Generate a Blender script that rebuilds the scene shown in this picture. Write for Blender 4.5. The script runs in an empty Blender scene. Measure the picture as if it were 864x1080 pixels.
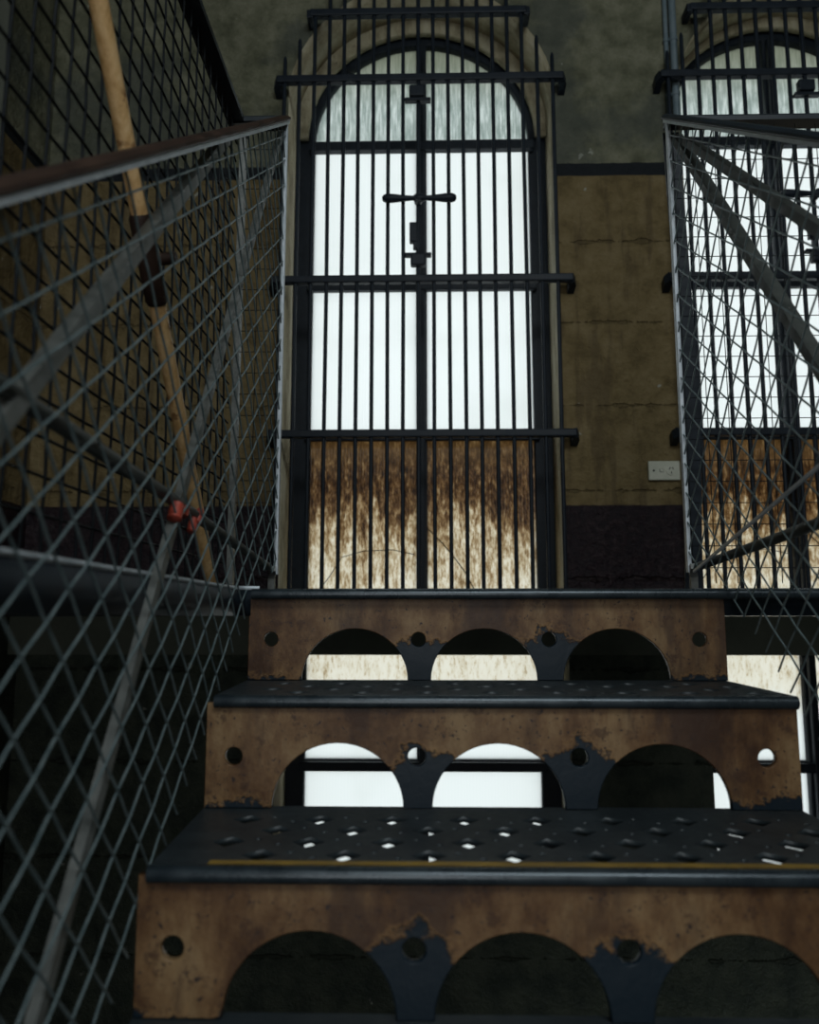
import bpy, bmesh, math, random
from mathutils import Vector, Matrix
random.seed(7)
sc = bpy.context.scene
COL = sc.collection
PI = math.pi

# ------------------------------------------------------------------ materials
def new_mat(name):
    m = bpy.data.materials.new(name); m.use_nodes = True
    nt = m.node_tree
    for n in list(nt.nodes): nt.nodes.remove(n)
    out = nt.nodes.new('ShaderNodeOutputMaterial')
    return m, nt, out

class NB:
    """small helper to wire node graphs"""
    def __init__(s, nt): s.nt = nt
    def n(s, t, **kw):
        nd = s.nt.nodes.new(t)
        for k, v in kw.items():
            if k in nd.inputs.keys() if hasattr(nd.inputs, 'keys') else False: pass
            setattr(nd, k, v)
        return nd
    def link(s, a, b): s.nt.links.new(a, b)
    def coord(s, kind='Object'):
        return s.n('ShaderNodeTexCoord').outputs[kind]
    def sep(s, vec):
        x = s.n('ShaderNodeSeparateXYZ'); s.link(vec, x.inputs[0]); return x.outputs
    def noise(s, vec, scale, detail=4, rough=.6, sx=None):
        if sx:
            mp = s.n('ShaderNodeMapping'); mp.inputs['Scale'].default_value = sx
            s.link(vec, mp.inputs['Vector']); vec = mp.outputs[0]
        t = s.n('ShaderNodeTexNoise')
        t.inputs['Scale'].default_value = scale; t.inputs['Detail'].default_value = detail
        t.inputs['Roughness'].default_value = rough
        s.link(vec, t.inputs['Vector']); return t.outputs['Fac']
    def math(s, op, a, b=None, clamp=False):
        m = s.n('ShaderNodeMath'); m.operation = op; m.use_clamp = clamp
        for i, v in enumerate((a, b)):
            if v is None: continue
            if isinstance(v, (int, float)): m.inputs[i].default_value = v
            else: s.link(v, m.inputs[i])
        return m.outputs[0]
    def ramp(s, fac, stops, interp='LINEAR'):
        r = s.n('ShaderNodeValToRGB'); cr = r.color_ramp; cr.interpolation = interp
        while len(cr.elements) < len(stops): cr.elements.new(.5)
        for e, (p, c) in zip(cr.elements, stops):
            e.position = p; e.color = (c[0], c[1], c[2], 1) if not isinstance(c, (int, float)) else (c, c, c, 1)
        s.link(fac, r.inputs['Fac']); return r.outputs['Color']
    def smooth(s, v, a, b):
        m = s.n('ShaderNodeMapRange'); m.interpolation_type = 'SMOOTHSTEP'
        m.inputs['From Min'].default_value = a; m.inputs['From Max'].default_value = b
        s.link(v, m.inputs['Value']); return m.outputs[0]
    def mix(s, fac, a, b, mode='MIX'):
        m = s.n('ShaderNodeMix'); m.data_type = 'RGBA'; m.blend_type = mode
        if isinstance(fac, (int, float)): m.inputs[0].default_value = fac
        else: s.link(fac, m.inputs[0])
        for i, v in ((6, a), (7, b)):
            if isinstance(v, tuple): m.inputs[i].default_value = (v[0], v[1], v[2], 1)
            else: s.link(v, m.inputs[i])
        return m.outputs[2]
    def bump(s, h, strength, dist=.01):
        b = s.n('ShaderNodeBump'); b.inputs['Strength'].default_value = strength
        b.inputs['Distance'].default_value = dist; s.link(h, b.inputs['Height']); return b.outputs[0]
    def bsdf(s, out, col, rough=.6, metal=0., normal=None, spec=None):
        b = s.n('ShaderNodeBsdfPrincipled')
        for key, v in (('Base Color', col), ('Roughness', rough), ('Metallic', metal)):
            if isinstance(v, tuple): b.inputs[key].default_value = (v[0], v[1], v[2], 1)
            elif isinstance(v, (int, float)): b.inputs[key].default_value = v
            else: s.link(v, b.inputs[key])
        if spec is not None: b.inputs['Specular IOR Level'].default_value = spec
        if normal is not None: s.link(normal, b.inputs['Normal'])
        s.link(b.outputs[0], out.inputs['Surface']); return b

def painted_metal(name, col, col2=None, rough=.4, metal=.0, scale=25, spots=None, bump=.15, spec=.5):
    m, nt, out = new_mat(name); b = NB(nt); v = b.coord()
    f = b.noise(v, scale, 6, .65)
    c2 = col2 or tuple(min(1, c*1.7+.003) for c in col)
    c = b.ramp(f, [(.35, col), (.7, c2)])
    if spots:
        g = b.noise(v, scale*3.1, 3, .6)
        c = b.mix(b.smooth(g, .68, .74), c, spots)
    r = b.math('ADD', b.math('MULTIPLY', f, .3), rough-.15, True)
    b.bsdf(out, c, r, metal, b.bump(f, bump, .004), spec)
    return m

M = {}
M['iron'] = painted_metal('black_blue_iron', (.006, .010, .016), (.014, .021, .030), .5, spec=.22)
M['wire'] = painted_metal('galvanised_wire', (.095, .14, .15), (.20, .25, .255), .38, .2, 60, None, .1)
M['darkwire'] = painted_metal('dark_wire', (.005, .007, .009), (.012, .015, .018), .6, 0, 60, spec=.15)
M['steel'] = painted_metal('grey_steel_paint', (.10, .11, .105), (.24, .25, .235), .45, .1, 30, (.36, .36, .33))
M['edge'] = painted_metal('lit_bright_steel', (.42, .48, .53), (.68, .73, .78), .4, .1, 40)  # pale tone paints in the light caught by strip, post and bead
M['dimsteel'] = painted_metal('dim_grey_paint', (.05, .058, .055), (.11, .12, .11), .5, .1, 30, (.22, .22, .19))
M['handrail'] = painted_metal('brown_black_handrail', (.020, .012, .010), (.055, .032, .023), .5, 0, 12, (.11, .065, .042), .2, .2)
M['railblue'] = painted_metal('blue_black_rail', (.006, .010, .015), (.015, .023, .031), .42, 0, 15, spec=.3)
M['white_plastic'] = painted_metal('aged_white_plastic', (.42, .43, .34), (.52, .52, .43), .4, 0, 20, None, .02)
M['black_plastic'] = painted_metal('black_plastic', (.008, .008, .008), (.012, .012, .012), .5)
M['conduit'] = painted_metal('blue_grey_conduit', (.10, .14, .16), (.16, .20, .22), .45, 0, 20)
M['tape'] = painted_metal('red_tape', (.30, .035, .022), (.42, .07, .04), .5, 0, 40)

def wood_pole():
    m, nt, out = new_mat('tan_wood'); b = NB(nt); v = b.coord()
    f = b.noise(v, 6, 6, .65, (14, 14, 1.2)); g = b.noise(v, 30, 4, .6)
    c = b.ramp(f, [(.36, (.50, .29, .11)), (.52, (.66, .42, .19)), (.66, (.74, .51, .26))])
    c = b.mix(b.smooth(g, .62, .72), c, (.26, .13, .05))
    b.bsdf(out, c, .5, 0, b.bump(f, .1, .002)); return m
M['pole'] = wood_pole()

def riser_mat():
    m, nt, out = new_mat('worn_varnished_riser'); b = NB(nt); v = b.coord(); x, y, z = b.sep(v)
    wq = b.n('ShaderNodeNewGeometry').outputs['Position']; f = b.noise(wq, 9, 6, .7, (1, 1, .55)); g = b.noise(wq, 34, 6, .75); h = b.noise(wq, 120, 3, .7)
    brown = b.ramp(f, [(.38, (.050, .022, .010)), (.47, (.108, .054, .023)), (.55, (.165, .093, .042)), (.63, (.23, .145, .070))])
    dk = b.noise(wq, 4, 5, .65, (2.2, 1, .6))
    brown = b.mix(b.math('MULTIPLY', b.smooth(dk, .50, .64), .75), brown, (.045, .024, .016))
    brown = b.mix(b.math('MULTIPLY', b.smooth(g, .54, .64), .7), brown, (.050, .024, .014))
    brown = b.mix(b.smooth(h, .62, .68), brown, (.030, .020, .018))
    # bare blue-black iron where feet have scuffed the varnish off round the piers between the arches
    ax = b.math('ABSOLUTE', b.math('SUBTRACT', b.math('ABSOLUTE', x), .115))
    reach = b.math('MAXIMUM', b.math('SUBTRACT', .090, b.math('MULTIPLY', ax, .60)), .002)
    wp = b.n('ShaderNodeNewGeometry').outputs['Position']; n2 = b.noise(wp, 40, 5, .7); n3 = b.noise(wp, 6, 2, .5)
    d = b.math('SUBTRACT', z, b.math('ADD', reach, b.math('MULTIPLY', b.math('SUBTRACT', b.math('ADD', n2, b.math('MULTIPLY', n3, .9)), .95), .085)))
    mask = b.smooth(d, .006, -.004)
    edge = b.math('SUBTRACT', b.smooth(d, .012, .004), mask)
    col = b.mix(mask, brown, (.005, .013, .021))
    col = b.mix(b.math('MULTIPLY', b.math('MAXIMUM', edge, 0.0), .35), col, (.30, .17, .07))
    r = b.math('ADD', .34, b.math('MULTIPLY', g, .25))
    hh = b.math('ADD', b.math('MULTIPLY', g, .5), b.math('MULTIPLY', b.math('SUBTRACT', 1.0, mask), .5))
    b.bsdf(out, col, r, 0, b.bump(hh, .6, .004), .3); return m
M['riser'] = riser_mat()

def tread_mat():
    m, nt, out = new_mat('black_iron_tread'); b = NB(nt); v = b.coord()
    f = b.noise(v, 14, 6, .65); g = b.noise(v, 70, 4, .7)
    c = b.ramp(f, [(.3, (.012, .018, .022)), (.7, (.030, .040, .045))])
    c = b.mix(b.smooth(g, .66, .74), c, (.055, .05, .04))
    r = b.math('ADD', .30, b.math('MULTIPLY', g, .3))
    b.bsdf(out, c, r, .0, b.bump(g, .25, .002)); return m
M['tread'] = tread_mat()
M['yellow'] = painted_metal('worn_yellow_paint', (.16, .10, .022), (.34, .21, .03), .5, 0, 18, (.05, .05, .035))
M['nosing'] = painted_metal('polished_edge_iron', (.020, .030, .038), (.045, .06, .07), .28, .4, 20, spec=.6)  # colour lightened to stand in for the window highlight on the nosings
M['slate'] = painted_metal('slate_floor', (.03, .035, .035), (.06, .065, .06), .45, 0, 8)
M['stone'] = painted_metal('stone_floor', (.04, .042, .038), (.08, .08, .07), .7, 0, 5)

def wall_mat():
    m, nt, out = new_mat('painted_stone_wall'); b = NB(nt); v = b.coord(); x, y, z = b.sep(v)
    big = b.noise(v, 2.2, 5, .6); mid = b.noise(v, 9, 6, .7); fine = b.noise(v, 42, 5, .7); vs = b.noise(v, 5, 4, .6, (3, 3, .5))
    zz = b.math('ADD', z, b.math('MULTIPLY', b.math('SUBTRACT', mid, .5), .012))
    olive = b.ramp(mid, [(.36, (.090, .092, .056)), (.5, (.150, .150, .097)), (.64, (.215, .210, .145))])
    olive = b.mix(b.math('MULTIPLY', b.smooth(big, .48, .62), .65), olive, (.058, .068, .060))
    ochre = b.ramp(mid, [(.34, (.105, .075, .030)), (.5, (.170, .124, .054)), (.66, (.215, .162, .080))])
    ochre = b.mix(b.math('MULTIPLY', b.smooth(vs, .50, .62), .5), ochre, (.070, .048, .024))
    dado = b.ramp(fine, [(.42, (.009, .005, .008)), (.55, (.018, .009, .012)), (.68, (.040, .025, .028))])
    green = b.ramp(mid, [(.38, (.040, .052, .042)), (.6, (.080, .095, .070))])
    line = (.008, .011, .014)
    c = b.mix(b.smooth(zz, -.006, .006), green, dado)
    c = b.mix(b.smooth(zz, .410, .416), c, ochre)
    c = b.mix(b.smooth(zz, 1.733, 1.737), c, line)
    c = b.mix(b.smooth(zz, 1.787, 1.791), c, olive)
    # chips of white plaster
    chip = b.math('MULTIPLY', b.smooth(b.noise(v, 14, 3, .55), .725, .75), b.smooth(b.noise(v, 3, 2, .5), .45, .55))
    c = b.mix(b.math('MULTIPLY', chip, .8), c, (.34, .35, .30))
    # block joints showing through the paint
    zj = b.math('ABSOLUTE', b.math('SUBTRACT', b.math('FRACT', b.math('MULTIPLY', b.math('ADD', z, .028), 1/.33)), .5))
    joint = b.math('MULTIPLY', b.smooth(zz, 1.70, 1.66), b.smooth(b.math('ADD', zj, b.math('MULTIPLY', b.math('SUBTRACT', mid, .5), .22)), .016, .0))
    c = b.mix(b.math('MULTIPLY', joint, .2), c, (.03, .022, .012))
    gloss = b.math('SUBTRACT', .68, b.math('MULTIPLY', b.smooth(zz, .416, .410), .38))
    h = b.math('ADD', b.math('ADD', b.math('MULTIPLY', mid, 1.0), b.math('MULTIPLY', fine, .55)), b.math('MULTIPLY', joint, -.5))
    b.bsdf(out, c, gloss, 0, b.bump(h, 1.0, .022), .3); return m
M['wall'] = wall_mat()

def plaster():
    m, nt, out = new_mat('cream_reveal_plaster'); b = NB(nt); v = b.coord()
    f = b.noise(v, 12, 6, .7, (1, 1, .4)); g = b.noise(v, 60, 4, .7)
    c = b.ramp(f, [(.36, (.22, .185, .11)), (.5, (.38, .335, .22)), (.66, (.48, .44, .32))])
    c = b.mix(b.smooth(g, .60, .72), c, (.09, .07, .04))
    b.bsdf(out, c, .7, 0, b.bump(g, .3, .006)); return m
M['reveal'] = plaster()

def simple_wall(name, col, col2):
    m, nt, out = new_mat(name); b = NB(nt); v = b.coord()
    f = b.noise(v, 6, 6, .65); b.bsdf(out, b.ramp(f, [(.3, col), (.7, col2)]), .75, 0, b.bump(f, .3, .01)); return m
M['beam'] = simple_wall('green_grey_paint', (.085, .098, .075), (.13, .145, .11))
M['pale'] = simple_wall('pale_grey_paint', (.15, .16, .13), (.22, .23, .19))
M['ceil'] = simple_wall('ceiling_paint', (.10, .11, .10), (.16, .17, .15))

def glass_mat():
    """obscured ribbed glass: daylight from outside diffuses through it; dirt and rust stain it"""
    m, nt, out = new_mat('ribbed_obscured_glass'); b = NB(nt); v = b.coord(); x, y, z = b.sep(v)
    w = b.n('ShaderNodeTexWave'); w.wave_type = 'BANDS'; w.bands_direction = 'X'
    w.inputs['Scale'].default_value = 26; w.inputs['Distortion'].default_value = .6; w.inputs['Detail'].default_value = 2
    b.link(v, w.inputs['Vector'])
    rib = w.outputs['Fac']
    cloud = b.noise(v, 3, 4, .5)
    clean = b.mix(b.math('MULTIPLY', rib, .10), (.90, .93, .93), (.72, .77, .78))
    clean = b.mix(b.math('MULTIPLY', b.smooth(cloud, .5, .75), .14), clean, (.62, .66, .62))
    # arch lights: grey film with slanted streaks
    st = b.noise(v, 8, 5, .75, (13, 1, 1.1))
    arch = b.mix(b.smooth(st, .38, .66), (.46, .52, .50), (.90, .94, .93))
    arch = b.mix(b.math('MULTIPLY', b.smooth(z, 2.20, 2.5), .75), arch, (.36, .37, .29))
    arch = b.mix(b.math('MULTIPLY', rib, .20), arch, (.30, .34, .33))
    c = b.mix(b.smooth(z, 2.06, 2.09), clean, arch)
    # rust coloured grime on the lower lights
    s1 = b.noise(v, 24, 8, .85, (2.2, 1, .5)); s2 = b.noise(v, 5, 5, .6, (2.2, 1, .7)); s3 = b.noise(v, 75, 4, .8, (1.6, 1, .45))
    hz = b.math('ADD', z, b.math('MULTIPLY', b.math('SUBTRACT', s2, .5), .75))
    grime = b.math('ADD', b.math('MULTIPLY', b.math('SUBTRACT', b.math('ADD', b.math('MULTIPLY', s1, .6), b.math('MULTIPLY', s3, .4)), .5), 2.1), .5)
    top = b.math('MULTIPLY', b.smooth(hz, .30, .48), .20)
    low = b.math('ADD', b.math('MULTIPLY', b.smooth(hz, .34, .0), .10), b.math('MULTIPLY', b.smooth(hz, .0, -.3), .08))
    dens = b.math('ADD', grime, b.math('SUBTRACT', top, low))
    stain = b.ramp(dens, [(.36, (.86, .85, .79)), (.46, (.70, .65, .53)), (.56, (.46, .36, .23)), (.68, (.22, .145, .078)), (.86, (.045, .032, .026))])
    stain = b.mix(b.math('MULTIPLY', b.smooth(z, .56, .70), .45), stain, (.30, .23, .135))
    stained = b.smooth(z, .76, .745)
    fade = b.smooth(b.math('ADD', z, b.math('MULTIPLY', b.math('SUBTRACT', s2, .5), .2)), -.42, -.25)
    c = b.mix(b.math('MULTIPLY', stained, fade), c, stain)
    tr = b.n('ShaderNodeBsdfTranslucent'); b.link(c, tr.inputs['Color'])
    gl = b.n('ShaderNodeBsdfGlossy'); gl.inputs['Roughness'].default_value = .25
    b.link(b.bump(rib, .3, .003), gl.inputs['Normal'])
    mx = b.n('ShaderNodeMixShader'); mx.inputs[0].default_value = .04
    b.link(tr.outputs[0], mx.inputs[1]); b.link(gl.outputs[0], mx.inputs[2])
    b.link(mx.outputs[0], out.inputs['Surface']); return m
M['glass'] = glass_mat()

# ------------------------------------------------------------------ object helpers
def link_mesh(name, me, mat, parent=None):
    o = bpy.data.objects.new(name, me)
    if mat is not None and not me.materials: me.materials.append(mat)
    COL.objects.link(o)
    if parent is not None: o.parent = parent
    return o

def obj(name, bm, mat, parent=None, smooth=False, loc=None):
    me = bpy.data.meshes.new(name)
    bmesh.ops.recalc_face_normals(bm, faces=bm.faces[:])
    if smooth:
        for f in bm.faces: f.smooth = True
        for e in bm.edges:
            if len(e.link_faces) == 2 and e.calc_face_angle(0) > .7: e.smooth = False
    bm.to_mesh(me); bm.free()
    o = link_mesh(name, me, mat, parent)
    if loc is not None: o.location = loc
    return o

def tag(o, label=None, cat=None, group=None, kind=None):
    if label: o['label'] = label
    if cat: o['category'] = cat
    if group: o['group'] = group
    if kind: o['kind'] = kind
    return o

def thing(name, label, cat, loc=(0, 0, 0), group=None, kind=None):
    o = bpy.data.objects.new(name, None); o.empty_display_size = .05
    COL.objects.link(o); o.location = loc
    return tag(o, label, cat, group, kind)

def add_box(bm, a, b, bev=0.):
    t = bmesh.new()
    r = bmesh.ops.create_cube(t, size=1)
    c = [(a[i]+b[i])/2 for i in range(3)]; s = [abs(b[i]-a[i]) for i in range(3)]
    for v in t.verts: v.co = Vector((v.co.x*s[0]+c[0], v.co.y*s[1]+c[1], v.co.z*s[2]+c[2]))
    if bev: bmesh.ops.bevel(t, geom=t.edges[:], offset=bev, segments=2, affect='EDGES', profile=.5)
    merge(bm, t)

def merge(bm, t):
    me = bpy.data.meshes.new('tmp'); t.to_mesh(me); t.free(); bm.from_mesh(me); bpy.data.meshes.remove(me)

def box(a, b, bev=0.):
    bm = bmesh.new(); add_box(bm, a, b, bev); return bm

def frame_axes(d):
    d = d.normalized(); u = Vector((0, 0, 1)) if abs(d.z) < .9 else Vector((1, 0, 0))
    s = d.cross(u).normalized(); return s, d.cross(s).normalized()

def add_tube(bm, pts, r, n=8, caps=True):
    """round tube along a polyline; r is a number or one radius per point"""
    pts = [Vector(p) for p in pts]; rings = []
    for i, p in enumerate(pts):
        d = (pts[min(i+1, len(pts)-1)]-pts[max(i-1, 0)])
        s, t = frame_axes(d); rr = r[i] if isinstance(r, (list, tuple)) else r
        rings.append([bm.verts.new(p+(s*math.cos(2*PI*k/n)+t*math.sin(2*PI*k/n))*rr) for k in range(n)])
    for A, B in zip(rings, rings[1:]):
        for k in range(n): bm.faces.new((A[k], A[(k+1) % n], B[(k+1) % n], B[k]))
    if caps: bm.faces.new(rings[0][::-1]); bm.faces.new(rings[-1])

def tube(pts, r, n=8):
    bm = bmesh.new(); add_tube(bm, pts, r, n); return bm

def add_extrude(bm, pts, prof, sdir):
    """sweep a closed 2D profile [(a,b)] along a polyline; a along sdir, b along dir x sdir"""
    pts = [Vector(p) for p in pts]; S = Vector(sdir); rings = []
    for i, p in enumerate(pts):
        d = (pts[min(i+1, len(pts)-1)]-pts[max(i-1, 0)]).normalized()
        s = (S-d*S.dot(d)).normalized(); t = d.cross(s).normalized()
        rings.append([bm.verts.new(p+s*a+t*b) for a, b in prof])
    n = len(prof)
    for A, B in zip(rings, rings[1:]):
        for k in range(n): bm.faces.new((A[k], A[(k+1) % n], B[(k+1) % n], B[k]))
    bm.faces.new(rings[0][::-1]); bm.faces.new(rings[-1])

def sweep(pts, prof, sdir):
    bm = bmesh.new(); add_extrude(bm, pts, prof, sdir); return bm

def plate(loops, thick, fn, bevel=0.):
    """flat plate with holes: loops[0] outline, the rest holes, thickness along the third axis; fn maps (u,v,w)->xyz"""
    cu = bpy.data.curves.new('tmp', 'CURVE'); cu.dimensions = '2D'; cu.fill_mode = 'BOTH'
    cu.extrude = thick/2-bevel; cu.bevel_depth = bevel; cu.bevel_resolution = 0
    if bevel: cu.offset = -bevel
    for lp in loops:
        s = cu.splines.new('POLY'); s.points.add(len(lp)-1); s.use_cyclic_u = True
        for p, (u, v) in zip(s.points, lp): p.co = (u, v, 0, 1)
    o = bpy.data.objects.new('tmp', cu); COL.objects.link(o)
    dg = bpy.context.evaluated_depsgraph_get()
    me = bpy.data.meshes.new_from_object(o.evaluated_get(dg))
    bm = bmesh.new(); bm.from_mesh(me)
    bpy.data.objects.remove(o); bpy.data.curves.remove(cu); bpy.data.meshes.remove(me)
    bmesh.ops.remove_doubles(bm, verts=bm.verts[:], dist=1e-5)
    for v in bm.verts: v.co = Vector(fn(v.co.x, v.co.y, v.co.z))
    return bm

def circle(cx, cy, r, n=20):
    return [(cx+r*math.cos(2*PI*k/n), cy+r*math.sin(2*PI*k/n)) for k in range(n)]

def copy_tree(o, parent=None):
    c = o.copy(); COL.objects.link(c)
    if parent is not None: c.parent = parent
    for ch in list(o.children): copy_tree(ch, c)
    return c

# ------------------------------------------------------------------ measurements (metres, eye height = 0)
WALL_Y = 2.90; GLASS_Y = 3.18
WINX = -.017; PITCH_X = 1.522          # window centre, distance to the next window
LAND = .046; RISE = .1575; RUN = .25
SX0, SX1 = -.318, .526; SXC = (SX0+SX1)/2
LX, RX, FY, BY = -1.52, 3.1, -3.4, WALL_Y
FLOOR = -2.2; CEIL = 3.3

# ------------------------------------------------------------------ the room
def struct(name, bm, mat, **kw):
    o = obj(name, bm, mat, **kw); o['kind'] = 'structure'; return o

def arch_loop(cx, hw, zc, r, z0, n=28):
    a = math.acos(min(1, hw/r))
    pts = [(cx+hw, z0)]
    for k in range(n+1):
        t = a+(PI-2*a)*k/n
        pts.append((cx+r*math.cos(t), zc+r*math.sin(t)))
    pts.append((cx-hw, z0)); return pts

WZ0 = -1.04
holes = [arch_loop(WINX, .537, 2.06, .545, WZ0), arch_loop(WINX+PITCH_X+.034, .516, 2.06, .530, WZ0)]
wb = plate([[(LX-.2, FLOOR-.1), (RX+.2, FLOOR-.1), (RX+.2, CEIL+.1), (LX-.2, CEIL+.1)]]+holes, .36,
           lambda u, v, w: (u, WALL_Y+.18+w, v))
wall = struct('wall_back', wb, None)
wall.data.materials.append(M['wall']); wall.data.materials.append(M['reveal'])
for p in wall.data.polygons:
    p.material_index = 0 if abs(p.normal.y) > .6 or abs(p.center.x-WINX-.76) > 2 else 1
struct('wall_left', box((LX-.2, FY, FLOOR), (LX, WALL_Y, CEIL)), M['wall'])
struct('wall_right', box((RX, FY, FLOOR), (RX+.2, WALL_Y, CEIL)), M['wall'])
struct('wall_front', box((LX-.2, FY-.2, FLOOR-.1), (RX+.2, FY, CEIL+.1)), M['wall'])
struct('floor', box((LX-.2, FY-.2, FLOOR-.2), (RX+.2, WALL_Y, FLOOR)), M['stone'])
struct('ceiling', box((LX-.2, FY-.2, CEIL), (RX+.2, WALL_Y, CEIL+.2)), M['ceil'])

# upper landing with the gallery running back along the left wall
GX = -.336; LY = 1.395
fil = [(GX+.045-.045*math.sin(t), LY-.045+.045*math.cos(t)) for t in [PI/2*(1-k/8) for k in range(9)]]
outline = [(RX, WALL_Y), (LX, WALL_Y), (LX, FY), (GX, FY)]+fil+[(RX, LY)]
lb = plate([outline], .045, lambda u, v, w: (u, v, LAND-.0225+w))
landing = struct('landing', lb, M['railblue'])
landing['label'] = 'dark upper landing and gallery floor at the head of the iron stairs'
lip_pts = [(GX-.006, -.6, LAND+.006), (GX-.006, .4, LAND+.006)]+[(u-.006 if k < 5 else u, v, LAND+.004) for k, (u, v) in enumerate(fil[:8])]
obj('edge_lip', tube(lip_pts, .0036, 8), M['edge'], landing, True)['label'] = 'steel bead along the gallery edge, coloured bright as if lit'
struct('trim_1', box((LX, WALL_Y-.07, -.1375), (RX, WALL_Y, .0005)), M['beam'])
struct('trim_2', box((LX, 1.9, .8), (LX+.05, 2.47, CEIL), .004), M['pale'])

# ------------------------------------------------------------------ windows
def make_window():
    w = thing('window_1', None, None, (WINX, GLASS_Y, 0), None, 'structure')
    w['label'] = 'tall arched window of ribbed obscured glass straight ahead above the stairs'
    hw = .466; mw = .022
    rows = [(1.396, 2.040), (.761, 1.388), (-.558, .731), (-1.0, -.600)]
    outer = arch_loop(0, .540, 2.045, .548, WZ0)
    loops = [outer]; panes = []
    for s in (-1, 1):
        a0 = math.asin(mw/hw)
        q = [(s*mw, 2.058)]
        zc = 2.045
        t0 = math.asin(.013/hw); t1 = PI/2-a0
        q += [(s*hw*math.cos(t1+(t0-t1)*k/14), zc+hw*math.sin(t1+(t0-t1)*k/14)) for k in range(15)]
        loops.append(q); panes.append(q)
        for z0, z1 in rows:
            r = [(s*mw, z0), (s*hw, z0), (s*hw, z1), (s*mw, z1)]
            loops.append(r); panes.append(r)
    fb = plate(loops, .05, lambda u, v, ww: (u, ww-.012, v), .003)
    fr = obj('window_frame', fb, M['iron'], w)
    # moulded bead round the mullion and transom
    bm = bmesh.new()
    add_box(bm, (-.014, -.062, 1.40), (.014, -.036, 2.50), .004)
    add_box(bm, (-.014, -.062, WZ0), (.014, -.036, 1.385), .004)
    obj('mullion', bm, M['iron'], w)
    obj('transom', box((-.485, -.075, 1.992), (.485, -.036, 2.030), .005), M['iron'], w)
    arc = [(r*math.cos(PI*k/32), 2.05+r*math.sin(PI*k/32)) for r, ks in ((.58, range(33)), (.490, range(32, -1, -1))) for k in ks]
    obj('arch_surround', plate([arc], .03, lambda u, v, ww: (u, ww-.060, v), .004), M['reveal'], w)['label'] = 'plastered arch over the window frame'
    obj('meeting_rail', box((-.485, -.068, 1.360), (.485, -.036, 1.394), .005), M['iron'], w)
    obj('lower_rail', box((-.485, -.060, .715), (.485, -.036, .757), .005), M['iron'], w)
    obj('glazing_bar', box((-.485, -.060, -.598), (.485, -.036, -.562), .005), M['iron'], w)
    for q in panes:
        cx = sum(p[0] for p in q)/len(q); cz = sum(p[1] for p in q)/len(q)
        e = [(u+math.copysign(.006, u-cx), v+math.copysign(.006, v-cz)) for u, v in q]
        # object coordinates stay those of the window, so stains run on from light to light
        o = obj('pane', plate([e], .004, lambda u, v, ww: (u, ww, v)), M['glass'], w)
        z0 = min(p[1] for p in q); z1 = max(p[1] for p in q)
        if abs(z0+.558) < .01: o['label'] = 'rust stained dirty pane'
        elif z1 > 2.3: o['label'] = 'grey streaked arched pane'
        if abs(z0+.558) < .01 and cx > 0:
            pts = [(.02, -.003, .36), (.08, -.003, .30), (.13, -.003, .24), (.18, -.003, .17), (.215, -.003, .10), (.26, -.003, .0)]
            obj('crack', tube(pts, .0022, 5), M['black_plastic'], o)
        if abs(z0+.558) < .01 and cx < 0:
            pts = [(-.44, -.003, .08), (-.38, -.003, .16), (-.33, -.003, .24), (-.24, -.003, .265), (-.12, -.003, .27), (-.03, -.003, .25)]
            obj('crack', tube(pts, .0018, 5), M['black_plastic'], o)
    return w
win = make_window()
win2 = copy_tree(win); win2.name = 'window_2'; win2.location.x += PITCH_X
win2['label'] = 'tall arched window at the right seen through the wire mesh railing'

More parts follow.
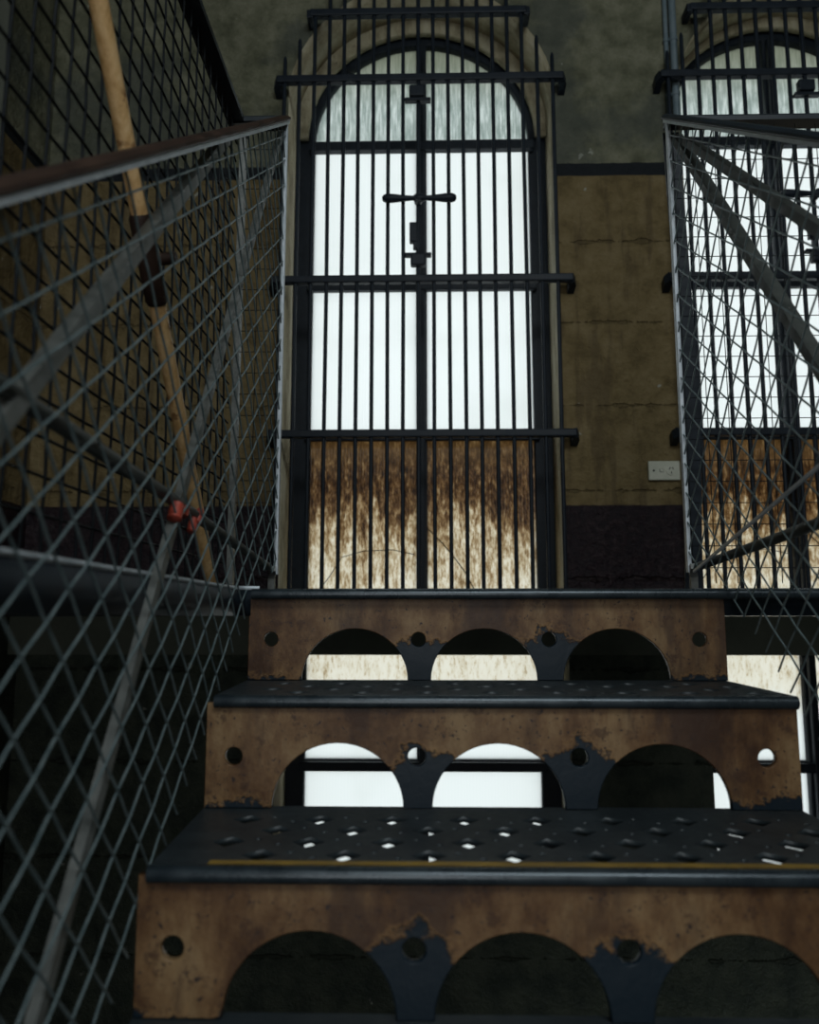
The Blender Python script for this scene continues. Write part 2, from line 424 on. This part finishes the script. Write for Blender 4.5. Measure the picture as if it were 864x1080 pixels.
# ------------------------------------------------------------------ iron grilles over the windows
def make_grille():
    g = thing('window_grille', 'black iron bar grille with cross handle over the window straight ahead', 'grille', (-.0275, 2.84, LAND))
    sp = .0592; O = LAND
    tops = {0: 2.226, 1: 2.303, 2: 2.416}
    for k in range(19):
        j = min(k, 18-k); x = (k-9)*sp
        top = tops.get(j, 2.50+.26*math.sin(min(1, (j-2)/6)*PI/2))
        r = .0078 if k != 9 else .0085
        wob = [random.uniform(-.0012, .0012) for _ in range(6)]
        zs = [.0, .6, 1.2, 1.8, top-O-.015, top-O]
        pts = [(x+wob[i], 0, z) for i, z in enumerate(zs)]
        obj('bar', tube(pts, [r, r, r, r, r, r*.55], 10), M['iron'], g, True)
    for z, a, b, hook in ((2.412, -.437, .437, 0), (2.122, -.566, .577, 1), (1.282, -.566, .592, 1), (.676, -.562, .588, 1), (.085, -.56, .56, 0)):
        h = .015
        bm = box((a, -.016, z-O-h), (b, .016, z-O+h), .005)
        if hook:      # the ends turn back and down into the wall
            for s, xe in ((-1, a), (1, b)):
                add_extrude(bm, [(xe-s*.010, .0, z-O), (xe, .02, z-O-.006), (xe-s*.002, .062, z-O-.02)],
                            [(-.013, -.02), (.013, -.02), (.013, .02), (-.013, .02)], (1, 0, 0))
        else:
            for xe in (a, b): add_box(bm, (xe-.012, -.012, z-O-.022), (xe+.012, .062, z-O+.014), .004)
        obj('rail', bm, M['iron'], g)
    # sash lock on the middle bar: cross handle and keepers
    xs = [-.143, -.138, -.125, -.10, -.06, -.025, -.012, .012, .025, .06, .10, .125, .138, .143]
    rs = [.006, .013, .0175, .0165, .012, .009, .015, .015, .009, .012, .0165, .0175, .013, .006]
    bm = bmesh.new(); add_tube(bm, [(x+.004, -.030, 1.598-O) for x in xs], rs, 12)
    add_tube(bm, [(0, -.042, 1.598-O), (0, .0, 1.598-O)], .016, 12)
    obj('lock_handle', bm, M['iron'], g, True)
    for zc, plate_z, side in ((2.055, 2.022, -.018), (1.44, None, -.022), (1.352, 1.376, 0)):
        bm = bmesh.new()
        if plate_z is None:
            add_box(bm, (-.034, -.024, 1.425-O), (-.004, .004, 1.505-O), .004); add_box(bm, (-.020, -.02, 1.40-O), (-.002, .004, 1.43-O), .003)
        else:
            add_box(bm, (-.030+side*.3, -.026, zc-O-.022), (.028, .006, zc-O+.026), .006)
            add_box(bm, (-.052, -.022, plate_z-O-.006), (.050, .006, plate_z-O+.006), .003)
        obj('lock_keeper', bm, M['iron'], g)
    return g
gr = make_grille()
gr2 = copy_tree(gr); gr2.location.x += PITCH_X
gr2['label'] = 'black iron bar grille at the right, behind the wire mesh stair railing'

# ------------------------------------------------------------------ the iron staircase
NT = 4
st = thing('staircase', 'iron staircase with arched open risers and pierced treads climbing to the landing', 'stairs', (SXC, LY, LAND))
W = SX1-SX0; TW = W/2-.014; TR = W/2-.003
def riser_bm():
    h = RISE-.012; r = .0935; hw = W/2-.002
    cs = [-.231, -.003, .229]
    lp = [(-hw, 0)]
    for c in cs: lp += [(c-r*math.cos(PI*k/24), r*.955*math.sin(PI*k/24)) for k in range(25)]
    lp += [(hw, 0), (hw, h), (-hw, h)]
    hs = [circle(x, .0705, .0128, 20) for x in (-.380, -.1185, .1115, .3745)]
    return plate([lp]+hs, .012, lambda u, v, w: (u, w, v), .0012)
def tread_bm():
    d = RUN+.030
    lp = [(-TW, .008), (TR, .008), (W/2, d), (-W/2, d)]
    hs = []
    for r in range(4):
        yy = .050+r*.052
        for k in range(-5, 6):
            x = k*.0965+(.048 if r % 2 else 0)-.006
            if abs(x) > W/2-.04: continue
            a, bq = .0205, .0215
            hs.append([(x-a, yy), (x, yy-bq), (x+a, yy), (x, yy+bq)])
            if abs(x+.048) < W/2-.03:
                hs.append(circle(x+.034, yy+.010, .0042, 8)); hs.append(circle(x+.062, yy-.010, .0042, 8))
    return plate([lp]+hs, .008, lambda u, v, w: (u, v, w-.0045), .0006)
rb = riser_bm(); tb = tread_bm()
rme = tme = nme = None
NR = .0095
for i in range(NT+1):
    # riser i stands on tread i+1 and carries tread i (tread 0 is the landing edge)
    y = -i*RUN; z = -i*RISE
    if i < NT:
        if rme is None:
            o = obj('riser', rb, M['riser'], st); rme = o.data
        else: o = link_mesh('riser', rme, None, st)
        o.location = (0, y, z-RISE+.0005)
    if i > 0:
        if tme is None:
            o = obj('tread', tb, M['tread'], st); tme = o.data
        else: o = link_mesh('tread', tme, None, st)
        o.location = (0, y-.018, z)
        n = tube([(-TW, 0, 0), (TR, 0, 0)], NR, 14)
        nz = obj('nosing', n, M['nosing'], o, True); nz.location = (0, .009, -NR)
        if i == 2:
            yb = plate([[(-.345, .013), (W/2-.03, .013), (W/2-.03, .0265), (-.345, .0265)]], .0006, lambda u, v, w: (u, v, w))
            ys = obj('paint_strip', yb, M['yellow'], o); ys.location = (0, 0, .0001); ys['label'] = 'worn yellow paint line'
    else:
        n = tube([(-W/2+.01, 0, 0), (RX-SXC-.01, 0, 0)], NR, 14)
        nz = obj('nosing', n, M['nosing'], st, True); nz.location = (0, -.022, -NR+.002)
        nz['label'] = 'rounded iron nosing along the landing edge'

# ------------------------------------------------------------------ woven wire mesh
def clip_line(poly, p, d):
    """intervals of the line p+t*d inside a polygon"""
    ts = []
    for (x0, y0), (x1, y1) in zip(poly, poly[1:]+poly[:1]):
        ex, ey = x1-x0, y1-y0; den = d[0]*ey-d[1]*ex
        if abs(den) < 1e-12: continue
        t = ((x0-p[0])*ey-(y0-p[1])*ex)/den; u = ((x0-p[0])*d[1]-(y0-p[1])*d[0])/den
        if 0 <= u < 1: ts.append(t)
    ts.sort(); return list(zip(ts[::2], ts[1::2]))

def woven(poly, dirs, spacing, fn, r=.0014, amp=.0006, origin=(0, 0), n=5):
    """crimped woven wires over a polygon in (u,v); fn maps (u,v,w) to xyz"""
    bm = bmesh.new()
    for q, (d, sp) in enumerate(zip(dirs, spacing)):
        L = math.hypot(*d); d = (d[0]/L, d[1]/L); nrm = (-d[1], d[0])
        vals = [(x-origin[0])*nrm[0]+(y-origin[1])*nrm[1] for x, y in poly]
        k0, k1 = math.ceil(min(vals)/sp), math.floor(max(vals)/sp)
        osp = spacing[1-q]/abs(dirs[1-q][0]/math.hypot(*dirs[1-q])*nrm[0]+dirs[1-q][1]/math.hypot(*dirs[1-q])*nrm[1])
        od = dirs[1-q]; oL = math.hypot(*od); on = (-od[1]/oL, od[0]/oL)
        step = spacing[1-q]/abs(d[0]*on[0]+d[1]*on[1])
        for k in range(k0, k1+1):
            p = (origin[0]+nrm[0]*k*sp, origin[1]+nrm[1]*k*sp)
            t_off = ((p[0]-origin[0])*on[0]+(p[1]-origin[1])*on[1])/((d[0]*on[0]+d[1]*on[1]))
            for a, b in clip_line(poly, p, d):
                if b-a < .006: continue
                m = max(2, int((b-a)/(step/4)))
                pts = []
                for i in range(m+1):
                    t = a+(b-a)*i/m
                    ph = (t+t_off)/step
                    w = amp*math.cos(PI*(ph+k))*(1 if q == 0 else -1)
                    pts.append(fn(p[0]+d[0]*t, p[1]+d[1]*t, w))
                add_tube(bm, pts, r, n, False)
    for f in bm.faces: f.smooth = True
    return bm

ANG = lambda s, w, t, f: [(0, -w/2), (t, -w/2), (t, w/2-t), (f, w/2-t), (f, w/2), (0, w/2)]

def stair_railing(name, label, X, out, top_y, top_z, post_y, ends, braces, rod, extra, wire, hmat, foot=True):
    """one raked mesh panel standing in the plane x = X; out = +1/-1 points away from the steps"""
    t = thing(name, label, 'railing', (X, post_y, LAND))
    O = Vector((X, post_y, LAND))
    P = lambda y, z, dx=0.: Vector((dx, y-post_y, z-LAND))
    slope = .738
    y_end = ends
    zr = lambda y: top_z+slope*(y-top_y)
    # handrail: rounded top on a flat steel strip
    w = .012; c = out*.007
    prof = [(c-w, .0), (c+w, .0), (c+w+.003, .003), (c+w+.002, .007), (c+w*.6, .011), (c-w*.6, .011), (c-w-.002, .007), (c-w-.003, .003)]
    obj('handrail', sweep([P(post_y+.02, zr(post_y+.02)), P(y_end, zr(y_end))], prof, (1, 0, 0)), hmat, t, False)
    obj('rail_strip', sweep([P(post_y+.012, zr(post_y+.012)), P(y_end, zr(y_end))], [(-.006, -.006), (.006, -.006), (.006, 0), (-.006, 0)], (1, 0, 0)), M['edge'], t)['label'] = 'steel strip under the handrail in a painted lit tone'
    # post at the landing
    bm = box(P(post_y-.007, .088, -.004), P(post_y+.007, zr(post_y)-.004, .004), .001)
    obj('post', bm, M['edge'], t)
    bm = bmesh.new()
    add_extrude(bm, [P(post_y-.02, .10, out*.004), P(post_y-.005, .094, out*.006), P(post_y+.004, .080, out*.010), P(post_y+.006, LAND, out*.010)],
                [(-.007, -.006), (.007, -.006), (.007, .006), (-.007, .006)], (1, 0, 0))
    add_box(bm, P(post_y-.012, LAND, out*.010-.014), P(post_y+.028, LAND+.006, out*.010+.014), .002)
    obj('foot', bm, M['steel'], t)
    # mesh
    bot = lambda y: (.05 if out > 0 else .012)+.72*(y-1.40)
    yb = 1.40+(.09-bot(1.40))/.72
    poly = [(post_y-.006, .09), (post_y-.006, zr(post_y)-.010), (y_end, zr(y_end)-.006), (y_end, bot(y_end)), (yb, .09)]
    mb = woven(poly, [(1, .740), (1, -1.0)], [.0490, .0465], lambda u, v, ww: P(u, v, ww), .00155, .0006, (post_y, zr(post_y)-.035))
    obj('wire_mesh', mb, wire, t)
    # angle iron braces
    for (y0, z0, y1, z1, fl) in braces:
        a = P(y0, z0, out*.0045); b = P(y1, z1, out*.0045)
        h = .008; pr = [(0, -h), (0, h), (out*fl, h), (out*fl, h-.004), (out*.004, h-.004), (out*.004, -h)]
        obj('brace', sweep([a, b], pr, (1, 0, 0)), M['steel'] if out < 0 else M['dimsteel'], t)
    # round rod across the foot of the panel
    obj('rod', tube([P(*p, out*.012) for p in rod], .0085, 10), M['dimsteel'], t, True)
    for (y0, z0, y1, z1) in extra:
        obj('stay', sweep([P(y0, z0, -out*.004), P(y1, z1, -out*.004)], [(-.002, -.0025), (.002, -.0025), (.002, .0025), (-.002, .0025)], (1, 0, 0)), M['edge'], t)
    return t

stair_railing('stair_railing', 'left raked wire mesh stair railing with worn brown handrail', -.321, -1, 1.655, 1.135, 1.655, .16,
    [(1.635, 1.085, .58, -.515, .010), (1.20, .795, .50, .062, .015)],
    [(1.63, .104), (1.585, .106), (.99, .153), (.55, .181), (.30, .197)], [], M['wire'], M['handrail'])
stair_railing('stair_railing', 'right raked wire mesh stair railing with dark handrail', .534, 1, 1.595, 1.084, 1.595, .40,
    [(1.585, 1.035, .80, .01, .021), (1.52, .985, .62, .155, .0165)],
    [(1.58, .098), (1.56, .100), (1.09, .128), (1.055, .135), (1.02, .15), (.7, .17)], [(1.555, .088, .96, .219)], M['wire'], M['railblue'])

# ------------------------------------------------------------------ gallery railings
def gallery_left():
    t = thing('gallery_railing', 'dark mesh gallery railing on the left behind the stair railing', 'railing', (-.44, 1.67, LAND))
    X, Y = -.44, 1.675; O = Vector((-.44, 1.67, LAND))
    P = lambda x, y, z: Vector((x, y, z))-O
    zt = 1.137
    prof = [(-.02, 0), (.02, 0), (.021, .010), (.012, .018), (-.012, .018), (-.021, .010)]
    obj('handrail', sweep([P(X, Y+.02, zt), P(X, -1.2, zt)], prof, (1, 0, 0)), M['railblue'], t)
    obj('handrail', sweep([P(X-.02, Y, zt), P(-.326, Y, zt)], prof, (0, 1, 0)), M['railblue'], t)
    obj('post', box(P(X+.008, Y-.006, LAND), P(X+.022, Y+.014, zt), .001), M['steel'], t)
    obj('post', box(P(X-.008, -.02, LAND), P(X+.008, .015, zt), .001), M['iron'], t)
    poly = [(-1.2, .068), (Y, .068), (Y, zt), (-1.2, zt)]
    obj('wire_mesh', woven(poly, [(1, 0), (0, 1)], [.0445, .0445], lambda u, v, w: P(X+w, u, v), .0021, .0005, (Y, .114)), M['darkwire'], t)
    poly = [(X+.02, .068), (-.330, .068), (-.330, zt), (X+.02, zt)]
    obj('wire_mesh', woven(poly, [(1, 0), (0, 1)], [.049, .049], lambda u, v, w: P(u, Y+.004+w, v),   .0010, .0004, (-.335, .10)), M['darkwire'], t)
    bm = bmesh.new(); add_box(bm, P(X-.012, Y-.012, zt-.03), P(X+.03, Y+.006, zt+.003), .002)
    obj('corner_bracket', bm, M['steel'], t)
    return t
gallery_left()
def gallery_right():
    Y = 1.63; x0 = .545
    t = thing('gallery_railing', 'square mesh landing railing right of the stairs in front of the window', 'railing', (x0, Y, LAND))
    O = Vector((x0, Y, LAND)); P = lambda x, y, z: Vector((x, y, z))-O
    zt = 1.094; xe = RX-.02
    prof = [(-.018, 0), (.018, 0), (.019, .010), (.011, .018), (-.011, .018), (-.019, .010)]
    obj('handrail', sweep([P(x0-.004, Y, zt), P(xe, Y, zt)], prof, (0, 1, 0)), M['railblue'], t)
    bm = bmesh.new()
    add_extrude(bm, [P(x0+.018, Y+.03, LAND), P(x0+.034, Y+.03, .45), P(x0+.016, Y+.03, 1.095)], [(-.018, -.003), (.018, -.003), (.018, .003), (-.018, .003)], (1, 0, 0))
    obj('post', bm, M['iron'], t)  # leaning flat added for a dark strip beside the glass, no known post
    obj('post', box(P(1.75, Y, LAND), P(1.785, Y+.008, zt), .001), M['iron'], t)
    obj('post', box(P(xe-.04, Y, LAND), P(xe-.01, Y+.008, zt), .001), M['iron'], t)
    poly = [(x0, .068), (xe, .068), (xe, zt), (x0, zt)]
    obj('wire_mesh', woven(poly, [(1, 0), (0, 1)], [.0455, .0455], lambda u, v, w: P(u, Y+w, v), .0010, .0004, (x0+.01, .10)), M['darkwire'], t)
    return t
gallery_right()

# ------------------------------------------------------------------ wooden pole with a clamp, red tape
b0 = Vector((-.386, 1.40, LAND)); tp = Vector((-.412, .545, 1.16)); dv = tp-b0
pl = thing('wooden_pole', 'tan wooden pole leaning between the left railings with a dark clamp', 'pole', b0)
A = lambda s: dv*s
obj('shaft', tube([A(s) for s in (0, .06, .3, .45, .6, .8, 1.0)], [.0105, .0118, .012, .0122, .0122, .012, .011], 14), M['pole'], pl, True)
def at_z(z): return (z-b0.z)/dv.z
s0, s1 = at_z(.455), at_z(.555)
bm = bmesh.new(); add_tube(bm, [A(s0), A(s0+.004), A(s1-.004), A(s1)], [.0135, .016, .016, .0135], 14)
add_tube(bm, [A((s0+s1)/2)+Vector((.0, 0, 0)), A((s0+s1)/2)+Vector((.040, .0, .004))], .009, 10)
obj('clamp', bm, M['handrail'], pl, True)

tz = thing('tape_binding', 'red tape bound round the left mesh where brace and rod cross', 'tape', (-.330, .99, .13))
for (dy, dz, r, L, dx) in ((0, .004, .0095, .026, .006), (.042, .010, .0062, .018, .004), (.083, -.004, .0065, .024, .003), (.112, .012, .0058, .026, .003)):
    c = Vector((dx, dy, dz)); ax = Vector((0, .45, .89))
    pts = [c+ax*L*k for k in (-.5, -.42, -.2, 0, .15, .4, .5)]
    obj('wrap', tube(pts, [r*.7, r, r*.95, r*1.05, r*.93, r, r*.72], 12), M['tape'], tz, True)

# ------------------------------------------------------------------ power socket and conduits
ps = thing('power_socket', 'white wall power socket with switch between the two windows', 'power socket', (.893, WALL_Y, .5415))
obj('plate', box((-.059, -.014, -.0365), (.059, -.0005, .0365), .003), M['white_plastic'], ps)
bm = box((-.018, -.017, -.005), (-.003, -.013, .005), .0012)
obj('switch', bm, M['white_plastic'], ps)
obj('switch_surround', plate([[(-.0188, -.0058), (-.0022, -.0058), (-.0022, .0058), (-.0188, .0058)], [(-.0180, -.005), (-.003, -.005), (-.003, .005), (-.0180, .005)]], .002, lambda u, v, w: (u, -.0145+w, v)), M['black_plastic'], ps)
obj('outlet_face', tube([(.025, -.013, 0), (.025, -.0165, 0)], .019, 20), M['white_plastic'], ps, True)
for cx, cz, rot in ((.019, .007, .5), (.031, .007, -.5), (.025, -.009, 0)):
    bm = box((-.0016, -.0008, -.0048), (.0016, .0006, .0048))
    o = obj('pin_slot', bm, M['black_plastic'], ps); o.location = (cx, -.0168, cz); o.rotation_euler = (0, rot, 0)
obj('screw', tube([(-.040, -.013, 0), (-.040, -.0155, 0)], .0042, 12), M['black_plastic'], ps)

for x, r, lab in ((.976, .0098, 'thin grey conduit pipe on the wall, left of the pair beside the right window'),
                  (1.004, .0148, 'thicker blue grey conduit pipe on the wall, right of the pair')):
    c = thing('conduit_pipe', lab, 'pipe', (x, WALL_Y-r-.001, 1.95))
    obj('pipe', tube([(0, 0, 0), (0, 0, CEIL-1.952)], r, 14), M['conduit'], c, True)
    for zc in (.12, .36, .9):
        obj('saddle', tube([(0, 0, zc-.008), (0, 0, zc+.008)], r+.0025, 14), M['conduit'], c, True)

# ------------------------------------------------------------------ light: overcast sky outside, daylight from the hall behind
wd = bpy.data.worlds.new('sky'); sc.world = wd; wd.use_nodes = True
bg = wd.node_tree.nodes['Background']; bg.inputs[0].default_value = (.965, 1.0, 1.0, 1); bg.inputs[1].default_value = 1.2

def area(name, loc, target, sx, sy, power, col):
    l = bpy.data.lights.new(name, 'AREA'); l.shape = 'RECTANGLE'; l.size = sx; l.size_y = sy
    l.energy = power; l.color = col
    o = bpy.data.objects.new(name, l); COL.objects.link(o); o.location = loc
    o.rotation_euler = (Vector(target)-Vector(loc)).to_track_quat('-Z', 'Y').to_euler()
    return o
area('hall_window_light', (-.15, -3.2, .3), (.1, 2.9, .5), 1.0, 2.8, 33, (.98, 1.0, 1.0))
area('skylight', (.8, -1.6, 3.2), (.6, 1.2, 0), 2.2, 2.2, 125, (.88, .97, 1.0))

# ------------------------------------------------------------------ camera
cam = bpy.data.cameras.new('camera'); co = bpy.data.objects.new('camera', cam); COL.objects.link(co)
co.location = (0, 0, 0)
co.rotation_euler = (math.radians(90+7.6404), 0, math.radians(1.24635))
cam.sensor_fit = 'HORIZONTAL'; cam.sensor_width = 24.0; cam.lens = 820/864*24
cam.clip_start = .02; cam.clip_end = 100
cam.dof.use_dof = True; cam.dof.focus_distance = 1.75; cam.dof.aperture_fstop = 3.0; cam.dof.aperture_blades = 0
sc.camera = co

sc.view_settings.view_transform = 'Standard'; sc.view_settings.look = 'None'
sc.view_settings.exposure = 0; sc.view_settings.gamma = 1; sc.view_settings.use_curve_mapping = False
sc.cycles.use_denoising = True; sc.cycles.max_bounces = 8; sc.cycles.diffuse_bounces = 5
sc.cycles.sample_clamp_indirect = 4
